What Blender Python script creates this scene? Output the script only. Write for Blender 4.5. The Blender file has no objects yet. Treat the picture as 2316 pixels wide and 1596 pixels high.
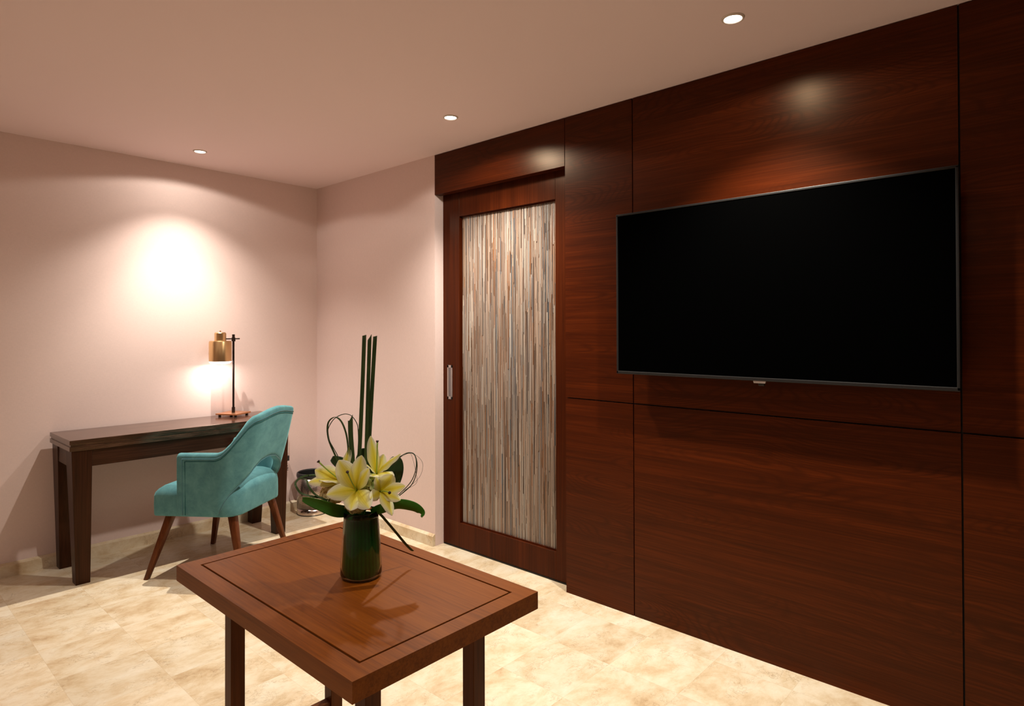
import bpy, bmesh, math, random
from mathutils import Vector, Matrix, Quaternion
random.seed(7)
PI = math.pi
scene = bpy.context.scene
COL = scene.collection

# ------------------------------------------------------------------ camera
W_, H_ = 2316.0, 1596.0
FPX, CY = 1411.87, 732.58
PITCH, ROLL, YAW = math.radians(0.4987), math.radians(-0.1533), math.radians(47.7569)
fwd = Vector((math.sin(YAW)*math.cos(PITCH), math.cos(YAW)*math.cos(PITCH), math.sin(PITCH)))
rgt = Vector((math.cos(YAW), -math.sin(YAW), 0.0))
upv = rgt.cross(fwd)
r2 = rgt*math.cos(ROLL) + upv*math.sin(ROLL)
u2 = -rgt*math.sin(ROLL) + upv*math.cos(ROLL)
cam_d = bpy.data.cameras.new('camera')
cam = bpy.data.objects.new('camera', cam_d)
COL.objects.link(cam)
cam.matrix_world = Matrix(((r2.x, u2.x, -fwd.x, 0.0), (r2.y, u2.y, -fwd.y, 0.0), (r2.z, u2.z, -fwd.z, 1.35), (0, 0, 0, 1)))
cam_d.sensor_fit = 'HORIZONTAL'
cam_d.sensor_width = 36.0
cam_d.lens = FPX/W_*36.0
cam_d.shift_y = -(H_/2-CY)/W_
cam_d.clip_start = 0.05
scene.camera = cam

# ------------------------------------------------------------------ world, exposure
wd = bpy.data.worlds.new('world'); scene.world = wd; wd.use_nodes = True
wd.node_tree.nodes['Background'].inputs[0].default_value = (0.9, 0.72, 0.6, 1)
wd.node_tree.nodes['Background'].inputs[1].default_value = 0.0
vs = scene.view_settings
vs.view_transform = 'Standard'; vs.look = 'None'; vs.gamma = 1.0; vs.use_curve_mapping = False
vs.exposure = 0.0

# ------------------------------------------------------------------ room numbers
XW, YD, HC = 2.569, 4.380, 2.4456       # panelled wall plane, desk wall plane, ceiling height
XL, YF = -2.6, -3.2                     # walls behind the camera
REC = 0.068                             # door recess
WARM = (1.0, 0.93, 0.80)
# lamps in the ceiling: position, power of the beam, power of the soft spill
LAMPS = [(1.540, 3.975, 78.0, 8.0, 110, 0.80, 0.01), (2.166, 2.392, 175.0, 16.0, 124, 0.95, 0.035), (2.149, 0.895, 200.0, 5.0, 106, 0.9, 0.02),
         (0.10, 2.55, 30.0, 5.0, 110, 0.9, 0.16), (0.10, 0.60, 95.0, 5.0, 110, 0.9, 0.16), (-1.5, 2.55, 50.0, 5.0, 110, 0.9, 0.16)]  # unseen lamps, added as fill for the floor, table and bouquet

# ------------------------------------------------------------------ helpers
def link(o, parent=None):
    COL.objects.link(o)
    if parent is not None:
        o.parent = parent
        o.matrix_parent_inverse = parent.matrix_basis.inverted()
    return o

def tag(o, label=None, cat=None, group=None, kind=None):
    if label: o['label'] = label
    if cat: o['category'] = cat
    if group: o['group'] = group
    if kind: o['kind'] = kind
    return o

def thing(name, loc=(0, 0, 0), rz=0.0, **k):
    o = bpy.data.objects.new(name, None)
    o.location = loc; o.rotation_euler = (0, 0, rz)
    o.empty_display_size = 0.1
    COL.objects.link(o)
    return tag(o, **k)

class MB:
    """Collects geometry in world (or local) coordinates and links it as one mesh object."""
    def __init__(s): s.bm = bmesh.new(); s.uv = None; s.col = None
    def box(s, x0, x1, y0, y1, z0, z1, bev=0.0, seg=2):
        r = bmesh.ops.create_cube(s.bm, size=1.0)
        M = Matrix.Translation(((x0+x1)/2, (y0+y1)/2, (z0+z1)/2)) @ Matrix.Diagonal((abs(x1-x0), abs(y1-y0), abs(z1-z0), 1))
        bmesh.ops.transform(s.bm, matrix=M, verts=r['verts'])
        if bev > 0:
            ed = list({e for v in r['verts'] for e in v.link_edges})
            bmesh.ops.bevel(s.bm, geom=ed, offset=bev, segments=seg, profile=0.5, affect='EDGES')
        return s
    def frustum(s, c0, c1, a0, b0, a1, b1, bev=0.0, rot=0.0):
        """tapered square bar from centre c0 (size a0 x b0) to centre c1 (a1 x b1)"""
        vs_ = []
        cr, sr = math.cos(rot), math.sin(rot)
        for (c, a, b) in ((c0, a0, b0), (c1, a1, b1)):
            for sx, sy in ((-1, -1), (1, -1), (1, 1), (-1, 1)):
                dx, dy = sx*a/2, sy*b/2
                vs_.append(s.bm.verts.new((c[0]+dx*cr-dy*sr, c[1]+dx*sr+dy*cr, c[2])))
        f = [s.bm.faces.new([vs_[i] for i in q]) for q in ((3, 2, 1, 0), (4, 5, 6, 7), (0, 1, 5, 4), (1, 2, 6, 5), (2, 3, 7, 6), (3, 0, 4, 7))]
        if bev > 0:
            ed = list({e for v in vs_ for e in v.link_edges})
            bmesh.ops.bevel(s.bm, geom=ed, offset=bev, segments=2, profile=0.5, affect='EDGES')
        return s
    def lathe(s, prof, c=(0, 0, 0), n=48, close=False):
        rings = []
        for r, z in prof:
            if r < 1e-6: rings.append([s.bm.verts.new((c[0], c[1], c[2]+z))])
            else: rings.append([s.bm.verts.new((c[0]+r*math.cos(2*PI*i/n), c[1]+r*math.sin(2*PI*i/n), c[2]+z)) for i in range(n)])
        seq = list(zip(rings[:-1], rings[1:]))
        if close: seq.append((rings[-1], rings[0]))
        for a, b in seq:
            for i in range(n):
                j = (i+1) % n
                if len(a) == 1 and len(b) == 1: continue
                if len(a) == 1: s.bm.faces.new((a[0], b[j], b[i]))
                elif len(b) == 1: s.bm.faces.new((a[i], a[j], b[0]))
                else: s.bm.faces.new((a[i], a[j], b[j], b[i]))
        return s
    def tube(s, pts, rad, n=8, cap=True):
        pts = [Vector(p) for p in pts]
        if not hasattr(rad, '__len__'): rad = [rad]*len(pts)
        t0 = (pts[1]-pts[0]).normalized()
        nrm = t0.orthogonal().normalized()
        rings = []
        for i, p in enumerate(pts):
            t = (pts[min(i+1, len(pts)-1)]-pts[max(i-1, 0)]).normalized()
            nrm = (nrm - t*nrm.dot(t)).normalized()
            b = t.cross(nrm)
            rings.append([s.bm.verts.new(p+rad[i]*(nrm*math.cos(2*PI*k/n)+b*math.sin(2*PI*k/n))) for k in range(n)])
        for a, b in zip(rings[:-1], rings[1:]):
            for i in range(n): s.bm.faces.new((a[i], a[(i+1) % n], b[(i+1) % n], b[i]))
        if cap:
            s.bm.faces.new(rings[0][::-1]); s.bm.faces.new(rings[-1])
        return s
    def cyl(s, p0, p1, r0, r1=None, n=24):
        return s.tube([p0, p1], [r0, r0 if r1 is None else r1], n)
    def grid(s, P, uv=False, wrap=False):
        """P[i][j] -> Vector; optional uv (u across j, v along i)"""
        if uv and s.uv is None: s.uv = s.bm.loops.layers.uv.new('UVMap')
        V = [[s.bm.verts.new(q) for q in row] for row in P]
        n, m = len(P), len(P[0])
        for i in range(n-1):
            for j in range(m if wrap else m-1):
                j2 = (j+1) % m
                try: f = s.bm.faces.new((V[i][j], V[i][j2], V[i+1][j2], V[i+1][j]))
                except ValueError: continue
                if uv:
                    for l, (a, b) in zip(f.loops, ((i, j), (i, j+1), (i+1, j+1), (i+1, j))):
                        l[s.uv].uv = (b/(m-1), a/(n-1))
        return V
    def obj(s, name, mat, parent=None, smooth=False, origin=None, mods=None, auto=None, **k):
        me = bpy.data.meshes.new(name)
        if k.pop('fixn', True): bmesh.ops.recalc_face_normals(s.bm, faces=s.bm.faces)
        if smooth:
            for f in s.bm.faces: f.smooth = True
        if auto:
            for f in s.bm.faces: f.smooth = True
            for e in s.bm.edges:
                if len(e.link_faces) == 2 and e.calc_face_angle(0) > math.radians(auto): e.smooth = False
        if origin is not None: bmesh.ops.translate(s.bm, verts=s.bm.verts, vec=-Vector(origin))
        s.bm.to_mesh(me); s.bm.free()
        for m in (mat if isinstance(mat, (list, tuple)) else [mat]): me.materials.append(m)
        o = bpy.data.objects.new(name, me)
        if origin is not None: o.location = origin
        COL.objects.link(o)
        if parent is not None:
            o.parent = parent
        return tag(o, **k)

def solid(o, th, off=0.0):
    m = o.modifiers.new('thickness', 'SOLIDIFY'); m.thickness = th; m.offset = off; return o

def subsurf(o, n=1):
    m = o.modifiers.new('subdivision', 'SUBSURF'); m.levels = n; m.render_levels = n; return o

# ------------------------------------------------------------------ materials
def srgb(r, g, b):
    f = lambda c: (c/255/12.92) if c/255 <= 0.04045 else ((c/255+0.055)/1.055)**2.4
    return (f(r), f(g), f(b), 1.0)

class NT:
    def __init__(s, name):
        s.m = bpy.data.materials.new(name); s.m.use_nodes = True
        s.t = s.m.node_tree; s.b = s.t.nodes['Principled BSDF']
    def n(s, typ, **k):
        nd = s.t.nodes.new(typ)
        for a, v in k.items():
            if a.startswith('i_'):
                key = a[2:]; key = int(key) if key.isdigit() else key.replace('_', ' ')
                nd.inputs[key].default_value = v
            else: setattr(nd, a, v)
        return nd
    def l(s, a, b): s.t.links.new(a, b)
    def set(s, **k):
        for a, v in k.items(): s.b.inputs[a.replace('_', ' ')].default_value = v
        return s
    def ramp(s, stops, fac=None, interp='LINEAR'):
        r = s.n('ShaderNodeValToRGB'); r.color_ramp.interpolation = interp
        e = r.color_ramp.elements
        while len(e) > 1: e.remove(e[-1])
        e[0].position, e[0].color = stops[0]
        for p, c in stops[1:]:
            q = e.new(p); q.color = c
        if fac is not None: s.l(fac, r.inputs[0])
        return r
    def coords(s, kind='Object', scale=(1, 1, 1), rot=(0, 0, 0), loc=(0, 0, 0), rnd=False):
        tc = s.n('ShaderNodeTexCoord'); mp = s.n('ShaderNodeMapping')
        mp.inputs['Scale'].default_value = scale; mp.inputs['Rotation'].default_value = rot; mp.inputs['Location'].default_value = loc
        src = tc.outputs[kind]
        if rnd:
            oi = s.n('ShaderNodeObjectInfo'); ml = s.n('ShaderNodeMath', operation='MULTIPLY'); ml.inputs[1].default_value = 37.0
            s.l(oi.outputs['Random'], ml.inputs[0])
            ad = s.n('ShaderNodeVectorMath', operation='ADD'); s.l(src, ad.inputs[0]); s.l(ml.outputs[0], ad.inputs[1]); src = ad.outputs[0]
        s.l(src, mp.inputs[0]); return mp.outputs[0]
    def noise(s, vec, scale, detail=4, rough=0.5, dist=0.0):
        nd = s.n('ShaderNodeTexNoise'); nd.inputs['Scale'].default_value = scale; nd.inputs['Detail'].default_value = detail
        nd.inputs['Roughness'].default_value = rough; nd.inputs['Distortion'].default_value = dist
        if vec is not None: s.l(vec, nd.inputs['Vector'])
        return nd
    def math(s, op, a, b=None, clamp=False):
        nd = s.n('ShaderNodeMath', operation=op); nd.use_clamp = clamp
        for i, v in enumerate((a, b)):
            if v is None: continue
            if isinstance(v, (int, float)): nd.inputs[i].default_value = v
            else: s.l(v, nd.inputs[i])
        return nd.outputs[0]
    def mix(s, fac, a, b, blend='MIX'):
        nd = s.n('ShaderNodeMix', data_type='RGBA', blend_type=blend)
        for i, v in ((0, fac), (6, a), (7, b)):
            if isinstance(v, (int, float)): nd.inputs[i].default_value = v
            elif isinstance(v, tuple): nd.inputs[i].default_value = v
            else: s.l(v, nd.inputs[i])
        return nd.outputs[2]
    def bump(s, h, strength=0.2, dist=0.01):
        nd = s.n('ShaderNodeBump'); nd.inputs['Strength'].default_value = strength; nd.inputs['Distance'].default_value = dist
        s.l(h, nd.inputs['Height']); s.l(nd.outputs[0], s.b.inputs['Normal']); return nd
    def color(s, c): s.l(c, s.b.inputs['Base Color']); s.c_ = c
    def translucent(s, w):
        """thin tissue: part of the light comes through from the other side"""
        tr = s.n('ShaderNodeBsdfTranslucent'); s.l(s.c_, tr.inputs['Color'])
        mx_ = s.n('ShaderNodeMixShader'); mx_.inputs[0].default_value = w
        s.l(s.b.outputs[0], mx_.inputs[1]); s.l(tr.outputs[0], mx_.inputs[2])
        s.l(mx_.outputs[0], s.t.nodes['Material Output'].inputs['Surface'])

def plain(name, col, rough=0.5, metal=0.0, spec=0.5, **k):
    q = NT(name); q.set(Base_Color=col, Roughness=rough, Metallic=metal, Specular_IOR_Level=spec)
    for a, v in k.items(): q.b.inputs[a.replace('_', ' ')].default_value = v
    return q.m

def wood(name, dark, mid, light, axis='Y', fine=60.0, along=2.2, fig=1.0, rough=0.3, rnd=True, spec=0.5, tint=1.0):
    """veneer: axis = direction of the grain; fine = pore lines per metre across, along = per metre along"""
    q = NT(name)
    def sc(al, ac): return {'X': (al, ac, ac), 'Y': (ac, al, ac), 'Z': (ac, ac, al)}[axis]
    # long, slightly wandering pore lines
    warp = q.noise(q.coords('Object', scale=sc(0.8, 2.5), rnd=rnd), 1.0, 2, 0.5)
    def warped(al, ac, amt):
        v = q.coords('Object', scale=sc(al, ac), rnd=rnd)
        k = q.n('ShaderNodeVectorMath', operation='SCALE'); q.l(warp.outputs['Color'], k.inputs[0]); k.inputs['Scale'].default_value = amt
        ad = q.n('ShaderNodeVectorMath', operation='ADD'); q.l(v, ad.inputs[0]); q.l(k.outputs[0], ad.inputs[1]); return ad.outputs[0]
    pores = q.noise(warped(along, fine, 1.2), 1.0, 6, 0.62)
    band = q.noise(warped(along*0.25, fine*0.16, 0.5), 1.0, 3, 0.5)
    # cathedral figure: contour lines of a stretched height field, shown only in patches
    hf = q.noise(q.coords('Object', scale=sc(1.1, 6.0), rnd=rnd), 1.0, 1.5, 0.4, 0.25)
    ring = q.math('SINE', q.math('MULTIPLY', hf.outputs['Fac'], 230.0))
    ring = q.math('POWER', q.math('MULTIPLY', q.math('ADD', ring, 1.0), 0.5), 3.0)
    pm_ = q.noise(q.coords('Object', scale=sc(0.9, 3.2), loc=(7, 3, 5), rnd=rnd), 1.0, 2, 0.5)
    pm_ = q.ramp([(0.42, (0, 0, 0, 1)), (0.56, (1, 1, 1, 1))], pm_.outputs['Fac'])
    f = q.math('ADD', q.math('MULTIPLY', pores.outputs['Fac'], 0.62), q.math('MULTIPLY', band.outputs['Fac'], 0.38))
    r1 = q.ramp([(0.36, dark), (0.50, mid), (0.64, light)], f)
    c = q.mix(q.math('MULTIPLY', q.math('MULTIPLY', ring, pm_.outputs[0]), 0.55*fig), r1.outputs[0], dark)
    q.color(c)
    q.set(Roughness=rough, Specular_IOR_Level=spec, Specular_Tint=(1.0, 0.72, 0.46, 1))
    q.bump(pores.outputs['Fac'], 0.06, 0.001)
    return q.m

# wall covering: woven fabric paper
def wallpaper(name, col):
    q = NT(name)
    v = q.coords('Object', scale=(500, 500, 60)); a = q.noise(v, 1.0, 2)
    v = q.coords('Object', scale=(60, 60, 500)); b = q.noise(v, 1.0, 2)
    h = q.math('ADD', a.outputs['Fac'], b.outputs['Fac'])
    r = q.ramp([(0.35, tuple(c*0.93 for c in col[:3])+(1,)), (0.65, col)], q.math('MULTIPLY', h, 0.5))
    q.color(r.outputs[0]); q.set(Roughness=0.62, Specular_IOR_Level=0.25)
    q.bump(h, 0.12, 0.001)
    return q.m

M = {}
M['wall'] = wallpaper('wall_fabric', (0.755, 0.588, 0.556, 1))
M['ceiling'] = plain('ceiling_paint', (0.79, 0.63, 0.645, 1), 0.8, spec=0.2)
M['panel'] = wood('panel_veneer', (0.032, 0.0046, 0.0008, 1), (0.053, 0.0078, 0.0012, 1), (0.082, 0.0130, 0.0019, 1), 'Y', 170.0, 2.4, 1.25, rough=0.33, spec=0.22)
M['door'] = wood('door_veneer', (0.030, 0.0050, 0.0011, 1), (0.050, 0.0082, 0.0016, 1), (0.072, 0.0125, 0.0024, 1), 'Z', 110.0, 2.0, 0.0, rough=0.35, spec=0.14)
M['groove'] = plain('panel_groove', (0.006, 0.003, 0.002, 1), 0.7)
M['table'] = wood('table_oak', (0.110, 0.0255, 0.0022, 1), (0.165, 0.0415, 0.0034, 1), (0.195, 0.053, 0.0050, 1), 'Y', 170.0, 5.0, 0.35, rough=0.43, rnd=False, spec=0.14)
M['table_leg'] = wood('table_leg_oak', (0.055, 0.0130, 0.0024, 1), (0.085, 0.0210, 0.0036, 1), (0.11, 0.030, 0.0052, 1), 'Z', 90.0, 4.0, 0.2, rough=0.42, spec=0.15)
M['table_groove'] = plain('table_groove', (0.010, 0.004, 0.002, 1), 0.6)
M['desk'] = wood('desk_wood', (0.012, 0.004, 0.0025, 1), (0.030, 0.010, 0.006, 1), (0.060, 0.021, 0.012, 1), 'X', 170.0, 4.0, 0.3, rough=0.3, spec=0.3)
M['desk_top'] = wood('desk_top_wood', (0.016, 0.006, 0.004, 1), (0.036, 0.014, 0.009, 1), (0.10, 0.05, 0.036, 1), 'X', 120.0, 9.0, 0.2, rough=0.16, spec=1.0)
M['desk_leg'] = wood('desk_leg_wood', (0.012, 0.0036, 0.0022, 1), (0.028, 0.0080, 0.004, 1), (0.048, 0.014, 0.0065, 1), 'Z', 120.0, 3.0, 0.3, rough=0.35, spec=0.25)
M['chair_leg'] = wood('chair_leg_walnut', (0.055, 0.014, 0.005, 1), (0.105, 0.028, 0.009, 1), (0.15, 0.045, 0.015, 1), 'Z', 90.0, 4.0, 0.2, rough=0.35, spec=0.3)

# travertine tiles laid on a 0.305 m grid
def travertine(name, tiled=True):
    q = NT(name)
    v = q.coords('Object')
    if tiled:
        sp = q.n('ShaderNodeSeparateXYZ'); q.l(v, sp.inputs[0])
        tx = q.math('DIVIDE', q.math('ADD', sp.outputs[0], -0.0010), 0.3045)
        ty = q.math('DIVIDE', q.math('ADD', sp.outputs[1], 0.110), 0.3045)
        fx, fy = q.math('FLOOR', tx), q.math('FLOOR', ty)
        cb = q.n('ShaderNodeCombineXYZ'); q.l(fx, cb.inputs[0]); q.l(fy, cb.inputs[1])
        wn = q.n('ShaderNodeTexWhiteNoise', noise_dimensions='3D'); q.l(cb.outputs[0], wn.inputs['Vector'])
        sc = q.n('ShaderNodeVectorMath', operation='SCALE'); q.l(wn.outputs['Color'], sc.inputs[0]); sc.inputs['Scale'].default_value = 9.0
        ad = q.n('ShaderNodeVectorMath', operation='ADD'); q.l(v, ad.inputs[0]); q.l(sc.outputs[0], ad.inputs[1])
        v = ad.outputs[0]
    mp = q.n('ShaderNodeMapping'); mp.inputs['Scale'].default_value = (1.0, 1.35, 1.0); mp.inputs['Rotation'].default_value = (0, 0, 0.25); q.l(v, mp.inputs[0]); v = mp.outputs[0]
    big = q.noise(v, 5.0, 12, 0.68, 0.25)
    r = q.ramp([(0.32, (0.54, 0.385, 0.230, 1)), (0.44, (0.66, 0.520, 0.350, 1)), (0.53, (0.73, 0.615, 0.455, 1)), (0.70, (0.79, 0.71, 0.58, 1))], big.outputs['Fac'])
    c = r.outputs[0]
    # worm-like pits and veins
    n2 = q.noise(v, 13.0, 9, 0.70, 0.8)
    ridge = q.math('ABSOLUTE', q.math('SUBTRACT', n2.outputs['Fac'], 0.5))
    rr = q.ramp([(0.0, (1, 1, 1, 1)), (0.007, (0.35, 0.35, 0.35, 1)), (0.015, (0, 0, 0, 1))], ridge)
    n3 = q.noise(v, 7.0, 3, 0.5, 0.3)
    mk = q.ramp([(0.47, (0, 0, 0, 1)), (0.60, (1, 1, 1, 1))], n3.outputs['Fac'])
    vein = q.math('MULTIPLY', rr.outputs[0], mk.outputs[0])
    c = q.mix(q.math('MULTIPLY', vein, 0.75), c, (0.30, 0.19, 0.10, 1))
    n4 = q.noise(v, 9.0, 8, 0.75, 0.5)
    m4 = q.ramp([(0.56, (0, 0, 0, 1)), (0.68, (1, 1, 1, 1))], n4.outputs['Fac'])
    c = q.mix(q.math('MULTIPLY', m4.outputs[0], 0.35), c, (0.56, 0.37, 0.20, 1))
    if tiled:
        vr = q.math('ADD', q.math('MULTIPLY', wn.outputs['Value'], 0.10), 0.93)
        cc = q.n('ShaderNodeCombineColor'); 
        for i in range(3): q.l(vr, cc.inputs[i])
        c = q.mix(1.0, c, cc.outputs[0], 'MULTIPLY')
        ex = q.math('MINIMUM', q.math('FRACT', tx), q.math('SUBTRACT', 1.0, q.math('FRACT', tx)))
        ey = q.math('MINIMUM', q.math('FRACT', ty), q.math('SUBTRACT', 1.0, q.math('FRACT', ty)))
        ed = q.math('LESS_THAN', q.math('MINIMUM', ex, ey), 0.0035)
        c = q.mix(q.math('MULTIPLY', ed, 0.22), c, (0.42, 0.30, 0.18, 1))
    q.color(c); q.set(Roughness=0.16, Specular_IOR_Level=0.35)
    rg = q.math('ADD', q.math('MULTIPLY', big.outputs['Fac'], 0.12), 0.13); q.l(rg, q.b.inputs['Roughness'])
    return q.m
M['floor'] = travertine('travertine_tiles')
M['stone'] = travertine('travertine_skirting', False)

# teal velvet
q = NT('teal_velvet')
v = q.coords('Object', scale=(1, 1, 1))
a = q.noise(v, 16.0, 7, 0.7, 0.4); b = q.noise(q.coords('Object', scale=(1.0, 1.0, 1.0)), 420.0, 2)
r = q.ramp([(0.32, (0.070, 0.195, 0.230, 1)), (0.5, (0.092, 0.245, 0.275, 1)), (0.7, (0.120, 0.300, 0.33, 1))], a.outputs['Fac'])
q.color(r.outputs[0]); q.set(Roughness=0.85, Specular_IOR_Level=0.15, Sheen_Weight=0.7, Sheen_Roughness=0.35, Sheen_Tint=(0.35, 0.75, 0.78, 1))
q.bump(b.outputs['Fac'], 0.25, 0.001)
M['velvet'] = q.m
M['welt'] = plain('velvet_piping', (0.05, 0.17, 0.21, 1), 0.8, spec=0.15, Sheen_Weight=0.4)
M['seam'] = plain('velvet_seam', (0.02, 0.11, 0.12, 1), 0.9, spec=0.05)
M['under'] = plain('black_underside_cloth', (0.01, 0.01, 0.01, 1), 0.9)

M['tvframe'] = plain('tv_bezel', (0.008, 0.007, 0.007, 1), 0.5, metal=0.0, spec=0.3)
M['screen'] = plain('tv_screen', (0.0006, 0.0006, 0.0006, 1), 0.5, spec=0.0)
M['tvback'] = plain('tv_housing', (0.006, 0.006, 0.006, 1), 0.5)
M['silver'] = plain('tv_badge', (0.55, 0.50, 0.48, 1), 0.3, metal=0.9)
M['chrome'] = plain('satin_chrome', (0.62, 0.60, 0.60, 1), 0.28, metal=1.0)
M['chrome_in'] = plain('flush_pull_recess', (0.33, 0.32, 0.34, 1), 0.35, metal=1.0)
M['brass'] = plain('brushed_brass', (0.74, 0.50, 0.25, 1), 0.28, metal=1.0)
M['copper'] = plain('copper_base', (0.80, 0.42, 0.22, 1), 0.30, metal=1.0)
M['darkmetal'] = plain('dark_bronze_pole', (0.020, 0.010, 0.008, 1), 0.35, metal=0.5)
M['white_in'] = plain('white_reflector', (0.9, 0.9, 0.88, 1), 0.5)
M['lampring'] = plain('downlight_trim', (0.60, 0.50, 0.44, 1), 0.4)
M['socket'] = plain('white_plastic', (0.75, 0.72, 0.68, 1), 0.4)
M['black'] = plain('black_plastic', (0.012, 0.012, 0.013, 1), 0.4)

def emit(name, col, st):
    q = NT(name); q.set(Base_Color=(0, 0, 0, 1), Emission_Color=col+(1,), Emission_Strength=st); return q.m
M['lamp_glow'] = emit('downlight_lens', (1.0, 0.94, 0.84), 14.0)
M['bulb'] = emit('bulb_glow', (1.0, 0.92, 0.84), 7.0)

# ------------------------------------------------------------------ structure
MB().box(XL-0.1, 3.2, YF-0.1, YD+0.1, -0.12, 0.0).obj('floor', M['floor'], kind='structure')
MB().box(XL-0.1, 3.2, YF-0.1, YD+0.1, HC, HC+0.12).obj('ceiling', M['ceiling'], kind='structure')
MB().box(XL-0.1, 3.2, YD, YD+0.12, 0, HC).obj('wall_back', M['wall'], kind='structure')
MB().box(XL-0.12, XL, YF, YD, 0, HC).obj('wall_left', M['wall'], kind='structure')
MB().box(XL, 3.2, YF-0.12, YF, 0, HC).obj('wall_front', M['wall'], kind='structure')
YR = 2.985                                   # end of the pink side wall
w = MB(); w.box(XW, XW+0.30, YR, YD, 0, HC)
w.obj('wall_right', M['wall'], kind='structure')
# skirting of stone with a small ledge
def skirting(name, pts0, horizontal):
    m = MB()
    (a0, a1, plane, sgn) = pts0
    t1, t2, h1, h2 = 0.020, 0.002, 0.062, 0.073
    prof = [(0, 0), (t1, 0), (t1, h1), (t2, h2), (0, h2)]
    ends = []
    for a in (a0, a1):
        ring = []
        for d, z in prof:
            ring.append(m.bm.verts.new((a, plane+sgn*d, z) if horizontal else (plane+sgn*d, a, z)))
        ends.append(ring)
    n = len(prof)
    for i in range(n): m.bm.faces.new((ends[0][i], ends[0][(i+1) % n], ends[1][(i+1) % n], ends[1][i]))
    m.bm.faces.new(ends[0]); m.bm.faces.new(ends[1][::-1])
    return m.obj(name, M['stone'], kind='structure')
skirting('baseboard_back', (XL, XW-0.0205, YD, -1), True)
skirting('baseboard_right', (YR+0.001, YD, XW, -1), False)
skirting('baseboard_left', (YF, YD-0.021, XL, 1), False)

# panelled wall: a dark backing with veneered panels set on it, a hairline gap between them
pw = thing('wall_panelled', (XW, 0, 0), kind='structure')
MB().box(XW+0.012, XW+0.30, YF, 1.955, 0.0, HC).obj('panel_backing', M['groove'], pw)
pw.children
ys = [1.960, 1.5597, 0.2938, -0.972, -2.238, YF]
ZG = 0.9987
G2 = 0.0028
for i in range(len(ys)-1):
    y1, y0 = ys[i], ys[i+1]
    a, b = y0+G2, (y1-G2 if i else y1)
    for z0, z1 in ((0.0, ZG-G2), (ZG+G2, HC-0.003)):
        MB().box(XW, XW+0.012, a, b, z0, z1).obj('wood_panel', M['panel'], pw, origin=(XW, (a+b)/2, (z0+z1)/2))
for ch in pw.children: ch.matrix_parent_inverse = Matrix.Translation((XW, 0, 0)).inverted()

# pelmet over the sliding door
MB().box(XW, XW+0.05, 1.9635, YR+0.001, 2.194, HC-0.003, 0.001, 1).obj('trim_1', M['panel'], origin=(XW, 2.47, 2.32), kind='structure')
MB().box(XW+0.18, XW+0.30, 1.9, YR, 0.0, HC).obj('wall_behind_door', M['groove'], kind='structure')

# sliding door
XD = XW+REC
door = thing('door_1', (XD, 2.45, 0), kind='structure')
def dpart(mb, name, mat, parent=door, **k):
    o = mb.obj(name, mat, parent, **k); return o
d = MB()
Y0, Y1, Z0, Z1 = 1.93, 2.9835, 0.012, 2.34
oy0, oy1, oz0, oz1 = 2.079, 2.834, 0.160, 2.050
d.box(XD, XD+0.038, Y0, oy0, Z0, Z1, 0.001, 1)
d.box(XD, XD+0.038, oy1, Y1, Z0, Z1, 0.001, 1)
d.box(XD, XD+0.038, oy0, oy1, Z0, oz0, 0.001, 1)
d.box(XD, XD+0.038, oy0, oy1, oz1, Z1, 0.001, 1)
frame = dpart(d, 'door_frame', M['door'])
d = MB(); b_ = 0.006
for (a0, a1, c0, c1) in ((oy0, oy0+b_, oz0, oz1), (oy1-b_, oy1, oz0, oz1), (oy0, oy1, oz0, oz0+b_), (oy0, oy1, oz1-b_, oz1)):
    d.box(XD+0.014, XD+0.022, a0, a1, c0, c1)
dpart(d, 'glazing_bead', M['door'])
# panel of reeds cast in clear resin
q = NT('cast_reeds')
at = q.n('ShaderNodeAttribute', attribute_name='reed_colour')
q.color(at.outputs['Color']); q.set(Roughness=0.45, Coat_Weight=0.8, Coat_Roughness=0.28, Specular_IOR_Level=0.5)
M['reed'] = q.m
bm = bmesh.new(); cl = bm.loops.layers.float_color.new('reed_colour')
rs = random.Random(3)
pal = [(0.62, 0.44, 0.34), (0.72, 0.55, 0.44), (0.80, 0.68, 0.58), (0.50, 0.33, 0.24), (0.40, 0.19, 0.09), (0.30, 0.30, 0.32), (0.20, 0.11, 0.07), (0.55, 0.25, 0.12), (0.84, 0.76, 0.70), (0.20, 0.24, 0.28), (0.10, 0.07, 0.06)]
wts = [20, 18, 14, 13, 8, 6, 6, 5, 9, 3, 3]
def reed(y, z0, z1, tilt, r, x, c):
    vs0 = []
    for (z, yy) in ((z0, y), (z1, y+tilt*(z1-z0))):
        vs0.append([bm.verts.new((x+dx*r, yy+dy*r, z)) for dx, dy in ((0.3, -1), (-0.8, -0.55), (-0.8, 0.55), (0.3, 1))])
    a, b = vs0
    for i in range(3):
        f = bm.faces.new((a[i], a[i+1], b[i+1], b[i]))
        for l in f.loops: l[cl] = (*c, 1)
    f = bm.faces.new(b)
    for l in f.loops: l[cl] = (*c, 1)
py0, py1, pz0, pz1 = oy0+0.001, oy1-0.001, oz0+0.001, oz1-0.001
XP = XD+0.026
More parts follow.
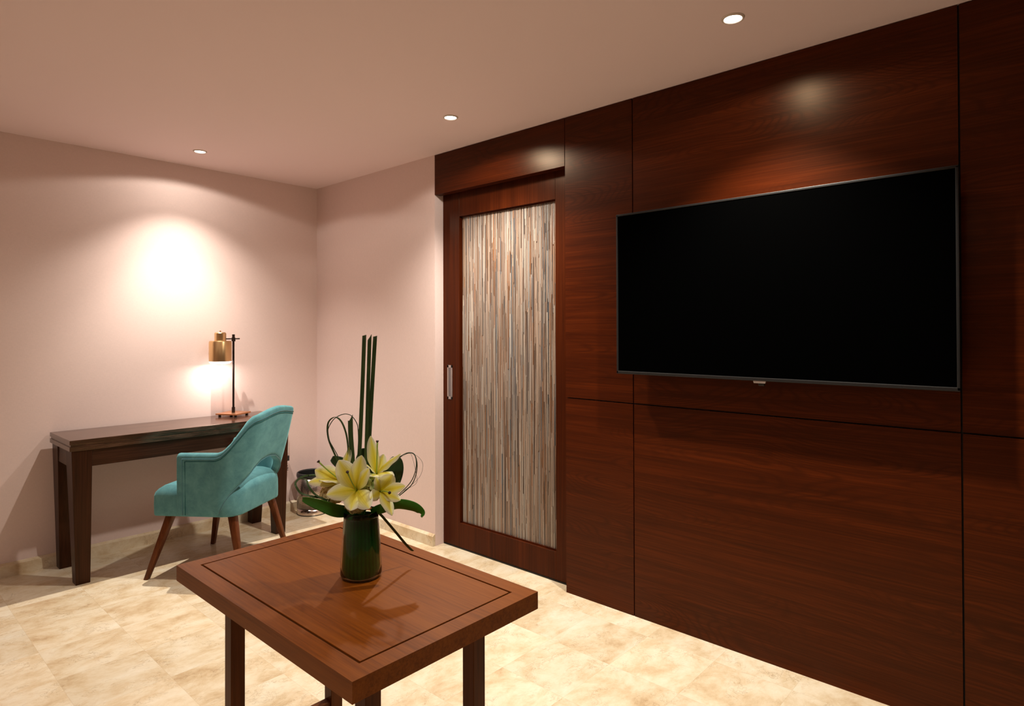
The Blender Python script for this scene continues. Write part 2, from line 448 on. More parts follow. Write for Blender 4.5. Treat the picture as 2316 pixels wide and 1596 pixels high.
for layer in range(3):
    y = py0+0.003
    while y < py1-0.003:
        z = pz0 - rs.random()*0.5
        while z < pz1:
            L = rs.uniform(0.18, 0.75)
            za, zb = max(z, pz0), min(z+L, pz1)
            if zb-za > 0.02 and (layer == 0 or rs.random() < 0.62):
                c = rs.choices(pal, wts)[0]; k = rs.uniform(0.24, 0.62)
                t = rs.gauss(0, 0.006)
                yy = y+rs.uniform(-0.0015, 0.0015)
                if py0+0.003 < yy < py1-0.003 and py0+0.003 < yy+t*(zb-za) < py1-0.003:
                    reed(yy, za, zb, t, rs.uniform(0.0012, 0.0027), XP-0.0012*layer+rs.uniform(-0.0004, 0.0004), tuple(v_*k for v_ in c))
            z += L+rs.uniform(0.0, 0.01)
        y += rs.uniform(0.003, 0.0046)
f = bm.faces.new([bm.verts.new(p_) for p_ in ((XP+0.001, py0, pz0), (XP+0.001, py1, pz0), (XP+0.001, py1, pz1), (XP+0.001, py0, pz1))])
for l in f.loops: l[cl] = (0.36, 0.22, 0.15, 1)
me = bpy.data.meshes.new('reed_panel'); bm.to_mesh(me); bm.free(); me.materials.append(M['reed'])
rp = bpy.data.objects.new('reed_panel', me); COL.objects.link(rp); rp.parent = door
# flush pull
pm = MB(); hy0, hy1, hz0, hz1 = 2.897, 2.944, 0.915, 1.128
pm.box(XD-0.0025, XD+0.001, hy0, hy0+0.012, hz0, hz1, 0.0006, 1); pm.box(XD-0.0025, XD+0.001, hy1-0.012, hy1, hz0, hz1, 0.0006, 1)
pm.box(XD-0.0025, XD+0.001, hy0, hy1, hz0, hz0+0.016, 0.0006, 1); pm.box(XD-0.0025, XD+0.001, hy0, hy1, hz1-0.016, hz1, 0.0006, 1)
pull = dpart(pm, 'flush_pull', M['chrome'])
pi_ = MB(); pi_.grid([[Vector((XD-0.0002-0.0*0, hy0+0.012+ (hy1-hy0-0.024)*j/8, z)) + Vector((0.0006*0, 0, 0)) for j in range(9)] for z in (hz0+0.016, hz1-0.016)])
ri = pi_.obj('pull_recess', M['chrome_in'], pull, smooth=True)
for ch in door.children: ch.matrix_parent_inverse = Matrix.Translation((XD, 2.45, 0)).inverted()
# dark strip filling the gap under the door, in place of its shade
MB().box(XD+0.002, XD+0.036, 1.95, 2.9835, 0.0, 0.0095).obj('door_gap_shade', M['groove'], kind='structure')

# ------------------------------------------------------------------ ceiling downlights, seen ones and added fill
where = ['above the desk by the far corner', 'in front of the sliding door', 'above the television', 'added out of view as fill, left of the ceiling middle', 'added out of view as fill, over the near floor', 'added out of view as fill, on the far left', 'over the left floor']
for k_, (lx, ly, pb, ps, cone, soft, rad_) in enumerate(LAMPS):
    f = thing('ceiling_downlight', (lx, ly, HC), label='small round white glowing recessed ceiling downlight '+where[k_], cat='light', group='recessed ceiling downlights')
    f['label'] = 'small round glowing recessed ceiling downlight '+where[k_]
    m = MB(); m.lathe([(0.030, 0.0), (0.030, -0.0035), (0.033, -0.006), (0.038, -0.004), (0.040, 0.0)], (0, 0, 0), 40)
    m.obj('trim_ring', M['lampring'], f, smooth=True)
    m = MB(); m.lathe([(0.0, -0.0015), (0.0297, -0.0015)], (0, 0, 0), 32)
    m.obj('lens', M['lamp_glow'], f)
    for nm, pw_, ang, bl, rad in (('core', 105.0 if k_ == 0 else 0.0, 80, 0.95, 0.01), ('beam', pb, cone, soft, rad_), ('spill', ps, 157, 0.10, rad_+0.015)):
        if pw_ == 0.0: continue
        ld = bpy.data.lights.new(nm, 'SPOT'); ld.energy = pw_; ld.color = WARM; ld.spot_size = math.radians(ang); ld.spot_blend = bl; ld.shadow_soft_size = rad
        lo = bpy.data.objects.new(nm, ld); COL.objects.link(lo); lo.parent = f; lo.location = (0, 0, -0.03)

# ------------------------------------------------------------------ television
tx, ty0, ty1, tz0, tz1 = 2.489, 0.287, 1.601, 1.143, 1.885
tv = thing('television', (tx+0.03, (ty0+ty1)/2, tz0), label='large flat black television with thin dark grey bezel mounted on the panelled wall', cat='television')
def tpart(mb, name, mat, parent=tv, **k):
    o = mb.obj(name, mat, parent, **k)
    if parent is tv: o.matrix_parent_inverse = Matrix.Translation(tv.location).inverted()
    return o
bz = 0.0095
m = MB()
m.box(tx, tx+0.012, ty0, ty1, tz1-bz, tz1, 0.002, 2); m.box(tx, tx+0.012, ty0, ty1, tz0, tz0+bz+0.004, 0.002, 2)
m.box(tx, tx+0.012, ty0, ty0+bz, tz0+0.002, tz1-0.002, 0.002, 2); m.box(tx, tx+0.012, ty1-bz, ty1, tz0+0.002, tz1-0.002, 0.002, 2)
tpart(m, 'bezel', M['tvframe'])
tpart(MB().box(tx+0.003, tx+0.010, ty0+0.008, ty1-0.008, tz0+0.010, tz1-0.008), 'screen', M['screen'])
m = MB(); m.box(tx+0.0125, tx+0.032, ty0+0.006, ty1-0.006, tz0+0.006, tz1-0.006, 0.004, 2); m.box(tx+0.032, tx+0.058, ty0+0.16, ty1-0.16, tz0+0.06, tz1-0.16, 0.006, 2)
tpart(m, 'housing', M['tvback'])
tpart(MB().box(tx+0.058, XW-0.0005, 0.75, 1.14, 1.32, 1.72, 0.002, 1), 'wall_bracket', M['black'])
tpart(MB().frustum((tx+0.004, 0.9385, 1.1345), (tx+0.004, 0.9385, 1.1445), 0.006, 0.046, 0.006, 0.052, 0.001), 'badge', M['silver'], label='small silver badge under the bezel')
tpart(MB().box(tx+0.006, tx+0.016, 0.922, 0.945, 1.124, 1.143, 0.002, 2), 'infrared_receiver', M['black'])

# ------------------------------------------------------------------ console desk
DX0, DX1, DY0, DY1, DZ = 0.868, 2.110, 3.930, 4.358, 0.770
desk = thing('console_desk', ((DX0+DX1)/2, (DY0+DY1)/2, 0), label='long narrow dark brown wooden desk with tapered legs against the pink wall', cat='desk')
dinv = Matrix.Translation(desk.location).inverted()
def kpart(mb, name, mat, parent=desk, **k):
    o = mb.obj(name, mat, parent, **k)
    if parent is desk: o.matrix_parent_inverse = dinv
    return o
m = MB(); m.box(DX0, DX1, DY0, DY1, DZ-0.023, DZ, 0.0015, 2); m.box(DX0+0.005, DX1-0.005, DY0+0.005, DY1-0.005, DZ-0.034, DZ-0.023); m.box(DX0, DX1, DY0, DY1, DZ-0.058, DZ-0.034, 0.0015, 2)
kpart(m, 'desk_top', M['desk_top'], origin=None)
m = MB()
m.box(DX0+0.09, DX1-0.09, DY0+0.016, DY0+0.038, DZ-0.150, DZ-0.058, 0.001, 1); m.box(DX0+0.09, DX1-0.09, DY1-0.038, DY1-0.016, DZ-0.150, DZ-0.058, 0.001, 1)
m.box(DX0+0.016, DX0+0.038, DY0+0.09, DY1-0.09, DZ-0.150, DZ-0.058, 0.001, 1); m.box(DX1-0.038, DX1-0.016, DY0+0.09, DY1-0.09, DZ-0.150, DZ-0.058, 0.001, 1)
kpart(m, 'apron', M['desk'])
for sx, ax in ((1, DX0+0.010), (-1, DX1-0.010)):
    for sy, ay in ((1, DY0+0.008), (-1, DY1-0.008)):
        m = MB()
        m.frustum((ax+sx*0.055, ay+sy*0.036, 0.0), (ax+sx*0.0475, ay+sy*0.060, DZ-0.058), 0.066, 0.068, 0.095, 0.120, 0.0015)
        kpart(m, 'leg', M['desk_leg'])

# ------------------------------------------------------------------ desk lamp
lx, ly = 1.872, 4.262
lamp = thing('desk_lamp', (lx, ly, DZ), math.radians(30), label='brass desk lamp with dark pole and square copper base glowing on the desk', cat='lamp')
def lpart(mb, name, mat, parent=lamp, **k):
    return mb.obj(name, mat, parent, **k)
m = MB(); m.box(-0.079, 0.079, -0.079, 0.079, 0.012, 0.022, 0.0015, 2); base = lpart(m, 'base', M['copper'])
for sx in (-1, 1):
    for sy in (-1, 1):
        MB().cyl((sx*0.060, sy*0.060, 0.0005), (sx*0.060, sy*0.060, 0.012), 0.009, None, 16).obj('rubber_foot', M['black'], base)
# the arm runs parallel to the wall; turned back into the lamp's own frame
dl = Vector((-1.0, 0.0, 0)); dl.rotate(Matrix.Rotation(-math.radians(30), 3, 'Z'))
P0 = Vector((0.0, 0.0, 0))
m = MB(); m.cyl((0, 0, 0.022), (0, 0, 0.545), 0.0068, None, 20); m.cyl((0, 0, 0.022), (0, 0, 0.058), 0.011, 0.0105, 20)
m.cyl((0, 0, 0.505), (0, 0, 0.530), 0.0125, None, 20); m.cyl((0, 0, 0.530), (0, 0, 0.552), 0.009, None, 20)
lpart(m, 'pole', M['darkmetal'], auto=40)
m = MB(); a = -dl*0.042; b = dl*0.055; m.cyl((a.x, a.y, 0.522), (b.x, b.y, 0.522), 0.0042, None, 16)
lpart(m, 'arm', M['darkmetal'])
sc = dl*0.088
m = MB(); m.lathe([(0.066, 0.372), (0.0705, 0.372), (0.0705, 0.500), (0.0655, 0.509), (0.0365, 0.509), (0.0365, 0.560), (0.032, 0.566), (0.0, 0.566)], (sc.x, sc.y, 0), 56)
sh = lpart(m, 'lamp_shade', M['brass'], auto=35)
m = MB(); m.lathe([(0.0695, 0.3722), (0.0690, 0.500), (0.030, 0.502)], (sc.x, sc.y, 0), 56)
m.obj('shade_lining', M['white_in'], sh, smooth=True)
m = MB(); m.cyl((sc.x, sc.y, 0.560), (sc.x, sc.y, 0.578), 0.006, 0.004, 16); m.obj('switch_knob', M['brass'], sh)
m = MB(); m.lathe([(0.0, 0.3540), (0.040, 0.3548), (0.060, 0.359), (0.0685, 0.3690), (0.0690, 0.374), (0.0, 0.374)], (sc.x, sc.y, 0), 48)
m.obj('diffuser', M['bulb'], sh, smooth=True)
m = MB(); m.lathe([(0.0, 0.384), (0.018, 0.389), (0.030, 0.404), (0.034, 0.422), (0.030, 0.442), (0.016, 0.466), (0.014, 0.500)], (sc.x, sc.y, 0), 32)
m.obj('bulb', M['bulb'], sh, smooth=True)
ld = bpy.data.lights.new('bulb_light', 'AREA'); ld.shape = 'DISK'; ld.size = 0.125; ld.energy = 1.7; ld.color = (1.0, 0.88, 0.78)
lo = bpy.data.objects.new('bulb_light', ld); COL.objects.link(lo); lo.parent = lamp; lo.location = (sc.x, sc.y, 0.350)

# ------------------------------------------------------------------ chair
CH = thing('armchair', (1.562, 3.696, 0), math.radians(33.2), label='teal velvet armchair with open lower back and splayed brown wooden legs', cat='chair')
def taper(mb):
    for v_ in mb.bm.verts: v_.co.x *= 1+0.26*v_.co.y          # the plan narrows towards the back
    return mb
def cpart(mb, name, mat, parent=CH, **k):
    return taper(mb).obj(name, mat, parent, **k)
def lerp(a, b, t): return a+(b-a)*t
def smooth01(t): t = max(0.0, min(1.0, t)); return t*t*(3-2*t)
# seat: rounded slab with a crowned top
HW, YB, YFm = 0.262, -0.240, 0.236
def rrect(t, hw, yb, yf, rb, rf):
    """closed rounded rectangle outline, t in 0..1 starting front-left going back, rear, right"""
    pts = []
    def arc(cx, cy, r, a0, a1, n=10):
        for i in range(n+1):
            a = lerp(a0, a1, i/n); pts.append((cx+r*math.cos(a), cy+r*math.sin(a)))
    arc(-hw+rf, yf-rf, rf, PI/2, PI)
    for i in range(1, 8): pts.append((-hw, lerp(yf-rf, yb+rb, i/8)))
    arc(-hw+rb, yb+rb, rb, PI, 1.5*PI)
    for i in range(1, 8): pts.append((lerp(-hw+rb, hw-rb, i/8), yb))
    arc(hw-rb, yb+rb, rb, 1.5*PI, 2*PI)
    for i in range(1, 8): pts.append((hw, lerp(yb+rb, yf-rf, i/8)))
    arc(hw-rf, yf-rf, rf, 0, PI/2)
    for i in range(1, 8): pts.append((lerp(hw-rf, -hw+rf, i/8), yf))
    return pts
out = rrect(0, HW, YB, YFm, 0.085, 0.028)
cx0, cy0 = 0.0, 0.0
rows = []
levels = [(0.345, 0.94), (0.343, 0.992), (0.350, 1.0), (0.400, 1.004), (0.448, 1.0), (0.466, 0.985), (0.482, 0.94), (0.497, 0.86), (0.508, 0.74), (0.516, 0.56), (0.521, 0.34), (0.523, 0.12)]
for z, s_ in levels:
    row = []
    for x, y in out:
        zz = z
        if z > 0.44:   # the cushion stands a little higher towards the back
            zz += 0.020*smooth01((0.12-y*s_)/0.30)*(z-0.44)/0.08
        row.append(Vector((cx0+(x-cx0)*s_, cy0+(y-cy0)*s_, zz)))
    rows.append(row)
m = MB(); V = m.grid(rows, wrap=True)
m.bm.faces.new([v for v in V[-1]]); m.bm.faces.new([v for v in V[0]][::-1])
seat = cpart(m, 'seat', M['velvet'], smooth=True)
# upholstered shell: arms and back in one curved sheet
RB = 0.105; HWs = HW+0.004; YBs = YB-0.004
def plan(u):
    """u in -1..1 : left arm front -> rear centre -> right arm front; returns base point and outward normal"""
    s = abs(u); yfront = 0.080
    L1 = yfront-(YBs+RB); La = RB*PI/2; L2 = HWs-RB
    tot = L1+La+L2; d_ = (1-s)*tot
    if d_ < L1: p_ = (-HWs, yfront-d_); n_ = (-1, 0)
    elif d_ < L1+La:
        a = (d_-L1)/RB; p_ = (-HWs+RB-RB*math.cos(a), YBs+RB-RB*math.sin(a)); n_ = (-math.cos(a), -math.sin(a))
    else: p_ = (-HWs+RB+(d_-L1-La), YBs); n_ = (0, -1)
    if u > 0: p_ = (-p_[0], p_[1]); n_ = (-n_[0], n_[1])
    return Vector((p_[0], p_[1], 0)), Vector((n_[0], n_[1], 0)), d_
TOT = (0.080-(YBs+RB))+RB*PI/2+HWs-RB
def tab(d_, T):
    for (a, va), (b, vb) in zip(T[:-1], T[1:]):
        if d_ <= b: return lerp(va, vb, smooth01((d_-a)/(b-a)) if T is TOPT else (d_-a)/(b-a))
    return T[-1][1]
TOPT = [(0.0, 0.684), (0.200, 0.688), (0.385, 0.870), (0.60, 0.893)]
BOTT = [(0.0, 0.345), (0.225, 0.345), (0.238, 0.385), (0.262, 0.430), (0.30, 0.480), (0.345, 0.530), (0.40, 0.580), (0.46, 0.612), (0.52, 0.622), (0.60, 0.624)]
def topz(d_):
    pts = [(0.0, 0.684), (0.195, 0.687), (0.222, 0.700), (0.250, 0.738), (0.285, 0.812), (0.308, 0.860), (0.330, 0.884), (0.38, 0.898), (0.47, 0.912), (0.60, 0.921)]
    for (a, va), (b, vb) in zip(pts[:-1], pts[1:]):
        if d_ <= b: return lerp(va, vb, (d_-a)/(b-a))
    return pts[-1][1]
def botz(d_): return tab(d_, BOTT)
def lean(u, z):
    """outward lean: the back reclines, the arms flare a touch"""
    s = smooth01(1-abs(u)*1.15)
    return Vector((0, -1, 0))*(max(0, z-0.44)*0.26*(0.35+0.65*s) if abs(u) < 0.97 else max(0, z-0.44)*0.26*0.35*(1-abs(u))/0.03*1.0)
def shell_pt(u, z, off):
    b, n_, d_ = plan(u)
    w_ = smooth01((d_-0.08)/0.30)
    l = Vector((0, -1, 0))*max(0, z-0.46)*0.24*w_
    flare = n_*max(0, z-0.50)*0.03
    return b+l+flare+n_*off+Vector((0, 0, z))
NU, TH = 96, 0.046
rows = []
def section(u):
    b, n_, d_ = plan(u)
    zb, zt = botz(d_), topz(d_)
    pts = []
    K = 12
    # outer face from bottom to top, rounded top, inner face back down, rounded bottom
    for i in range(K+1):
        z = lerp(zb+0.006, zt-0.020, i/K); bul = 0.004*math.sin(PI*i/K)
        pts.append(shell_pt(u, z, bul))
    for i in range(1, 7):
        a = PI*i/7; pts.append(shell_pt(u, zt-0.020+0.020*math.sin(a), -TH/2+TH/2*math.cos(a)))
    for i in range(K+1):
        z = lerp(zt-0.020, zb+0.006, i/K); pts.append(shell_pt(u, z, -TH-0.006*math.sin(PI*i/K)))
    for i in range(1, 4):
        a = PI*i/4; pts.append(shell_pt(u, zb+0.006-0.006*math.sin(a), -TH/2-TH/2*math.cos(a)))
    return pts
us = [-1+2*i/NU for i in range(NU+1)]
for i, u in enumerate(us): rows.append(section(u))
# rounded arm fronts
def front(rows_end, dirn):
    c = sum(rows_end, Vector())/len(rows_end); res = []
    for k in (1, 2, 3):
        a = k/3*PI/2
        fw = 0.012*math.sin(a); ins = 0.012*(1-math.cos(a))
        row = []
        for p_ in rows_end:
            v_ = p_-c; L_ = v_.length
            row.append(Vector((p_.x-(v_.x/abs(v_.x) if abs(v_.x) > 1e-5 else 0)*min(ins, abs(v_.x)*0.9), p_.y+fw, p_.z-(ins*(1 if v_.z > 0.12 else 0)))))
        res.append(row)
    return res
fl = front(rows[0], 1); fr = front(rows[-1], 1)
allrows = fl[::-1]+rows+fr
m = MB(); V = m.grid(allrows, wrap=True)
m.bm.faces.new(V[0]); m.bm.faces.new(V[-1][::-1])
shell = cpart(m, 'backrest', M['velvet'], smooth=True)
# piping along the top edge and arm fronts, seam a finger below, welt round the cut-out
def path(fz, off, u0=-1.0, u1=1.0, n=90): return [shell_pt(lerp(u0, u1, i/n), fz(plan(lerp(u0, u1, i/n))[2]), off) for i in range(n+1)]
m = MB()
e0 = [shell_pt(-0.955, z, 0.0030) for z in [0.352+0.30*i/14 for i in range(15)]]
m.tube(e0+path(lambda d_: topz(d_)-0.030, 0.0020, -0.955, 0.955)+[p_ for p_ in [shell_pt(0.955, z, 0.0030) for z in [0.652-0.30*i/14 for i in range(15)]]], 0.0026, 6)
taper(m).obj('piping', M['welt'], shell, smooth=True)
m = MB()
e0 = [shell_pt(-0.925, z, 0.0028) for z in [0.352+0.29*i/14 for i in range(15)]]
m.tube(e0+path(lambda d_: topz(d_)-0.043, 0.0022, -0.925, 0.925)+[shell_pt(0.925, z, 0.0028) for z in [0.642-0.29*i/14 for i in range(15)]], 0.0016, 5)
taper(m).obj('seam', M['seam'], shell, smooth=True)
m = MB(); uu = 1-0.230/TOT
m.tube(path(lambda d_: botz(d_)+0.004, 0.001, -uu, uu, 110), 0.0024, 6)
taper(m).obj('piping', M['welt'], shell, smooth=True)
m = MB(); m.box(-0.235, 0.235, -0.21, 0.21, 0.338, 0.3435); cpart(m, 'underside_cloth', M['under'])
for (x0, y0, x1, y1) in ((-0.205, 0.165, -0.268, 0.258), (0.205, 0.165, 0.268, 0.258), (-0.195, -0.185, -0.238, -0.262), (0.205, -0.185, 0.262, -0.270)):
    m = MB(); m.frustum((x1, y1, 0.0), (x0, y0, 0.338), 0.024, 0.024, 0.040, 0.040, 0.004)
    cpart(m, 'leg', M['chair_leg'], auto=50)

# ------------------------------------------------------------------ waste bin
q = NT('perforated_steel')
v = q.coords('UV', scale=(90, 34, 1))
fr_ = q.n('ShaderNodeVectorMath', operation='FRACTION'); q.l(v, fr_.inputs[0])
sb = q.n('ShaderNodeVectorMath', operation='SUBTRACT'); q.l(fr_.outputs[0], sb.inputs[0]); sb.inputs[1].default_value = (0.5, 0.5, 0)
sp = q.n('ShaderNodeSeparateXYZ'); q.l(sb.outputs[0], sp.inputs[0])
mx = q.math('MAXIMUM', q.math('ABSOLUTE', sp.outputs[0]), q.math('ABSOLUTE', sp.outputs[1]))
hole = q.math('LESS_THAN', mx, 0.30)
q.color(q.mix(hole, (0.60, 0.52, 0.48, 1), (0.03, 0.018, 0.014, 1)))
q.l(q.math('SUBTRACT', 1.0, hole), q.b.inputs['Metallic']); q.set(Roughness=0.25)
M['perf'] = q.m
M['steel'] = plain('polished_steel', (0.62, 0.54, 0.50, 1), 0.18, metal=1.0)
BX, BY, BR = 2.435, 4.215, 0.108
bin_ = thing('waste_bin', (BX, BY, 0), label='round perforated steel waste bin with black rim in the corner', cat='bin')
m = MB(); m.grid([[Vector((BR*math.cos(2*PI*j/64), BR*math.sin(2*PI*j/64), z)) for j in range(65)] for z in (0.045, 0.285)], uv=True)
solid(m.obj('bin_body', M['perf'], bin_, smooth=True), 0.001, -1)
m = MB(); m.lathe([(BR-0.002, 0.004), (BR+0.0005, 0.006), (BR+0.0005, 0.046), (BR-0.002, 0.046)], (0, 0, 0), 64); m.obj('base_band', M['steel'], bin_, smooth=True)
m = MB(); m.lathe([(0, 0.0), (BR+0.001, 0.0), (BR+0.001, 0.005), (0, 0.005)], (0, 0, 0), 64); m.obj('foot_ring', M['black'], bin_, auto=40)
m = MB(); m.lathe([(BR-0.006, 0.272), (BR+0.002, 0.272), (BR+0.004, 0.284), (BR+0.001, 0.300), (BR-0.005, 0.304), (BR-0.009, 0.298)], (0, 0, 0), 64, True); m.obj('rim', M['black'], bin_, smooth=True)
m = MB(); m.lathe([(0.0, 0.012), (BR-0.012, 0.012), (BR-0.010, 0.292)], (0, 0, 0), 64); m.obj('liner', M['black'], bin_, auto=40)

# wall socket with a plug, half hidden by the chair back
so = thing('wall_socket', (2.293, YD-0.001, 0.490), label='white wall socket low on the pink wall beside the chair back', cat='socket')
MB().box(-0.036, 0.036, -0.008, 0.0, -0.055, 0.055, 0.002, 2).obj('cover_plate', M['socket'], so)
MB().box(-0.022, 0.022, -0.0100, -0.0080, -0.035, 0.035, 0.001, 1).obj('socket_insert', M['socket'], so)
pg = thing('power_adapter', (2.296, YD-0.012, 0.405), label='small black plug and coiled lead below the white wall socket', cat='plug')
MB().box(-0.018, 0.020, -0.040, 0.0, -0.020, 0.018, 0.004, 2).obj('plug', M['black'], pg)
m = MB()
cp = []
for i in range(60):
    t = i/59; cp.append((0.008*math.cos(t*30)-0.012+0.02*t, -0.030+0.008*math.sin(t*30), -0.012-0.075*t))
m.tube(cp, 0.003, 6); m.obj('lead', M['black'], pg, smooth=True)

# ------------------------------------------------------------------ low wooden table
TX0, TX1, TY0, TY1, TZ, TT = 0.638, 1.156, 0.968, 1.798, 0.720, 0.041
tb = thing('wooden_table', ((TX0+TX1)/2, (TY0+TY1)/2, 0), label='brown oak table with grooved square top in the foreground', cat='table')
tinv = Matrix.Translation(tb.location).inverted()
def wpart(mb, name, mat, parent=tb, **k):
    o = mb.obj(name, mat, parent, **k)
    if parent is tb: o.matrix_parent_inverse = tinv
    return o
GI, GW, GD = 0.0440, 0.0055, 0.005
m = MB(); m.box(TX0, TX1, TY0, TY1, TZ-TT, TZ-GD, 0.0)
# ring with mitred corners, then the centre board, leaving a real groove
def ring(bm, a, b, z0, z1):
    (ax0, ax1, ay0, ay1), (bx0, bx1, by0, by1) = a, b
    o_ = [(ax0, ay0), (ax1, ay0), (ax1, ay1), (ax0, ay1)]; i_ = [(bx0, by0), (bx1, by0), (bx1, by1), (bx0, by1)]
    ov = [[bm.verts.new((x, y, z)) for x, y in o_] for z in (z0, z1)]; iv = [[bm.verts.new((x, y, z)) for x, y in i_] for z in (z0, z1)]
    for k in range(4):
        j = (k+1) % 4
        bm.faces.new((ov[1][k], ov[1][j], iv[1][j], iv[1][k])); bm.faces.new((ov[0][k], ov[0][j], ov[1][j], ov[1][k])); bm.faces.new((iv[0][k], iv[0][j], iv[1][j], iv[1][k]))
ring(m.bm, (TX0, TX1, TY0, TY1), (TX0+GI, TX1-GI, TY0+GI, TY1-GI), TZ-GD, TZ)
m.box(TX0+GI+GW, TX1-GI-GW, TY0+GI+GW, TY1-GI-GW, TZ-GD, TZ, 0.0006, 1)
top = wpart(m, 'table_top', M['table'], fixn=True)
m = MB(); ring(m.bm, (TX0+GI-0.0001, TX1-GI+0.0001, TY0+GI-0.0001, TY1-GI+0.0001), (TX0+GI+GW+0.0001, TX1-GI-GW-0.0001, TY0+GI+GW+0.0001, TY1-GI-GW-0.0001), TZ-GD+0.0002, TZ-GD+0.0008)
m.obj('inlay_groove', M['table_groove'], top)
e_, s_ = 0.090, 0.038
lxs = (TX0+e_, TX1-e_-s_); lys = (TY0+e_, TY1-e_-s_)
for x in lxs:
    for y in lys:
        wpart(MB().box(x, x+s_, y, y+s_, 0.0, TZ-TT, 0.0015, 2), 'leg', M['table_leg'])
for y in lys:
    wpart(MB().box(lxs[0]+s_, lxs[1], y+0.006, y+s_-0.006, 0.193, 0.233, 0.001, 1), 'stretcher', M['table_leg'])

# ------------------------------------------------------------------ vase with flowers
VB = Vector((0.9270, 1.3660, TZ))            # foot of the vase
ER, EF = Vector((0.672, -0.740, 0)), Vector((0.740, 0.672, 0))   # right and away, as the bouquet is turned
def B(x, y, z): return VB + ER*x + EF*y + Vector((0, 0, z))
q = NT('clear_glass'); q.set(Base_Color=(0.86, 0.96, 0.93, 1), Roughness=0.02, Transmission_Weight=1.0, IOR=1.45); M['glass'] = q.m
def leafmat(name, dark, light, rough=0.35, veins=26.0, spec=0.5, thin=0.0):
    q = NT(name)
    tc = q.n('ShaderNodeTexCoord'); sp = q.n('ShaderNodeSeparateXYZ'); q.l(tc.outputs['UV'], sp.inputs[0])
    st = q.math('SINE', q.math('MULTIPLY', sp.outputs[0], veins*2*PI)); st = q.math('MULTIPLY', q.math('ADD', st, 1.0), 0.5)
    mid = q.math('ABSOLUTE', q.math('SUBTRACT', sp.outputs[0], 0.5)); rm = q.ramp([(0.0, (1, 1, 1, 1)), (0.03, (0, 0, 0, 1))], mid)
    n_ = q.noise(q.coords('Object'), 26.0, 4)
    f_ = q.math('ADD', q.math('MULTIPLY', st, 0.3), q.math('MULTIPLY', n_.outputs['Fac'], 0.7))
    r_ = q.ramp([(0.25, dark), (0.75, light)], f_)
    c_ = q.mix(q.math('MULTIPLY', rm.outputs[0], 0.5), r_.outputs[0], light)
    q.color(c_); q.set(Roughness=rough, Specular_IOR_Level=spec); q.bump(st, 0.15, 0.001)
    if thin: q.translucent(thin)
    return q.m
M['leaf'] = leafmat('broad_leaf', (0.030, 0.150, 0.014, 1), (0.080, 0.300, 0.030, 1), 0.32, 18, 0.35, 0.25)
M['leaf_dark'] = leafmat('dark_broad_leaf', (0.010, 0.034, 0.010, 1), (0.022, 0.065, 0.016, 1), 0.4, 14)
M['blade'] = leafmat('flat_blade', (0.045, 0.085, 0.028, 1), (0.095, 0.150, 0.050, 1), 0.45, 8, 0.3, 0.25)
M['grass'] = plain('grass_strand', (0.030, 0.050, 0.022, 1), 0.45)
M['liner'] = leafmat('rolled_leaf', (0.003, 0.042, 0.006, 1), (0.009, 0.105, 0.012, 1), 0.5, 30, 0.12)

vase = thing('glass_vase', VB, label='green-lined clear glass vase tapering upward, standing on the oak table', cat='vase')
m = MB()
m.lathe([(0.0, 0.0), (0.044, 0.0), (0.0505, 0.004), (0.0525, 0.012), (0.0520, 0.030), (0.0475, 0.100), (0.0435, 0.150), (0.0440, 0.166), (0.0425, 0.1675), (0.0412, 0.166),
         (0.0408, 0.150), (0.0447, 0.100), (0.0499, 0.030), (0.0496, 0.009), (0.045, 0.0042), (0.0, 0.0040)], (0, 0, 0), 64)
m.obj('vase_body', M['glass'], vase, smooth=True)
lf = thing('rolled_leaf', VB+Vector((0, 0, 0.0045)), label='dark green leaf rolled inside the glass vase', cat='leaf')
m = MB(); R0 = []
for i in range(15):
    z = 0.002+0.147*i/14; r_ = lerp(0.0493, 0.0402, i/14)
    if i == 0: r_ = 0.0445
    if i == 1: r_ = 0.0478
    R0.append([Vector((r_*math.cos(2*PI*j/60), r_*math.sin(2*PI*j/60), z)) for j in range(61)])
m.grid(R0, uv=True); m.obj('leaf_wrap', M['liner'], lf, smooth=True)
m = MB(); m.lathe([(0.0, 0.003), (0.0438, 0.003)], (0, 0, 0), 48); m.obj('leaf_base', M['liner'], lf)

def bez(P, t):
    n = len(P)-1; r_ = Vector((0, 0, 0)); 
    for k, p_ in enumerate(P): r_ += math.comb(n, k)*(1-t)**(n-k)*t**k*Vector(p_)
    return r_
def catmull(P, n=10):
    P = [Vector(p_) for p_ in P]; Q = [P[0]*2-P[1]]+P+[P[-1]*2-P[-2]]; out_ = []
    for i in range(1, len(Q)-2):
        for k in range(n):
            t = k/n; a, b, c, d_ = Q[i-1], Q[i], Q[i+1], Q[i+2]
            out_.append(0.5*((2*b)+(c-a)*t+(2*a-5*b+4*c-d_)*t*t+(3*b-a-3*c+d_)*t**3))
    out_.append(P[-1]); return out_
def ribbon(mb, pts, wid, side, cup=0.0, m_=9, twist=0.0, wave=0.0, uv=True):
    """strip along pts; wid(t) half width; side = preferred across direction"""
    rows = []; n = len(pts); side = Vector(side).normalized()
    for i, p_ in enumerate(pts):
        t = i/(n-1); tan = (pts[min(i+1, n-1)]-pts[max(i-1, 0)]).normalized()
        s_ = (side-tan*side.dot(tan)).normalized()
        if twist: s_ = (Quaternion(tan, twist*t) @ s_)
        nn = s_.cross(tan).normalized(); w_ = wid(t)
        rows.append([p_ + s_*(w_*(2*j/(m_-1)-1)) + nn*(cup*w_*((2*j/(m_-1)-1)**2)) + nn*(wave*w_*math.sin(t*17)*abs(2*j/(m_-1)-1)**2) for j in range(m_)])
    mb.grid(rows, uv=uv)

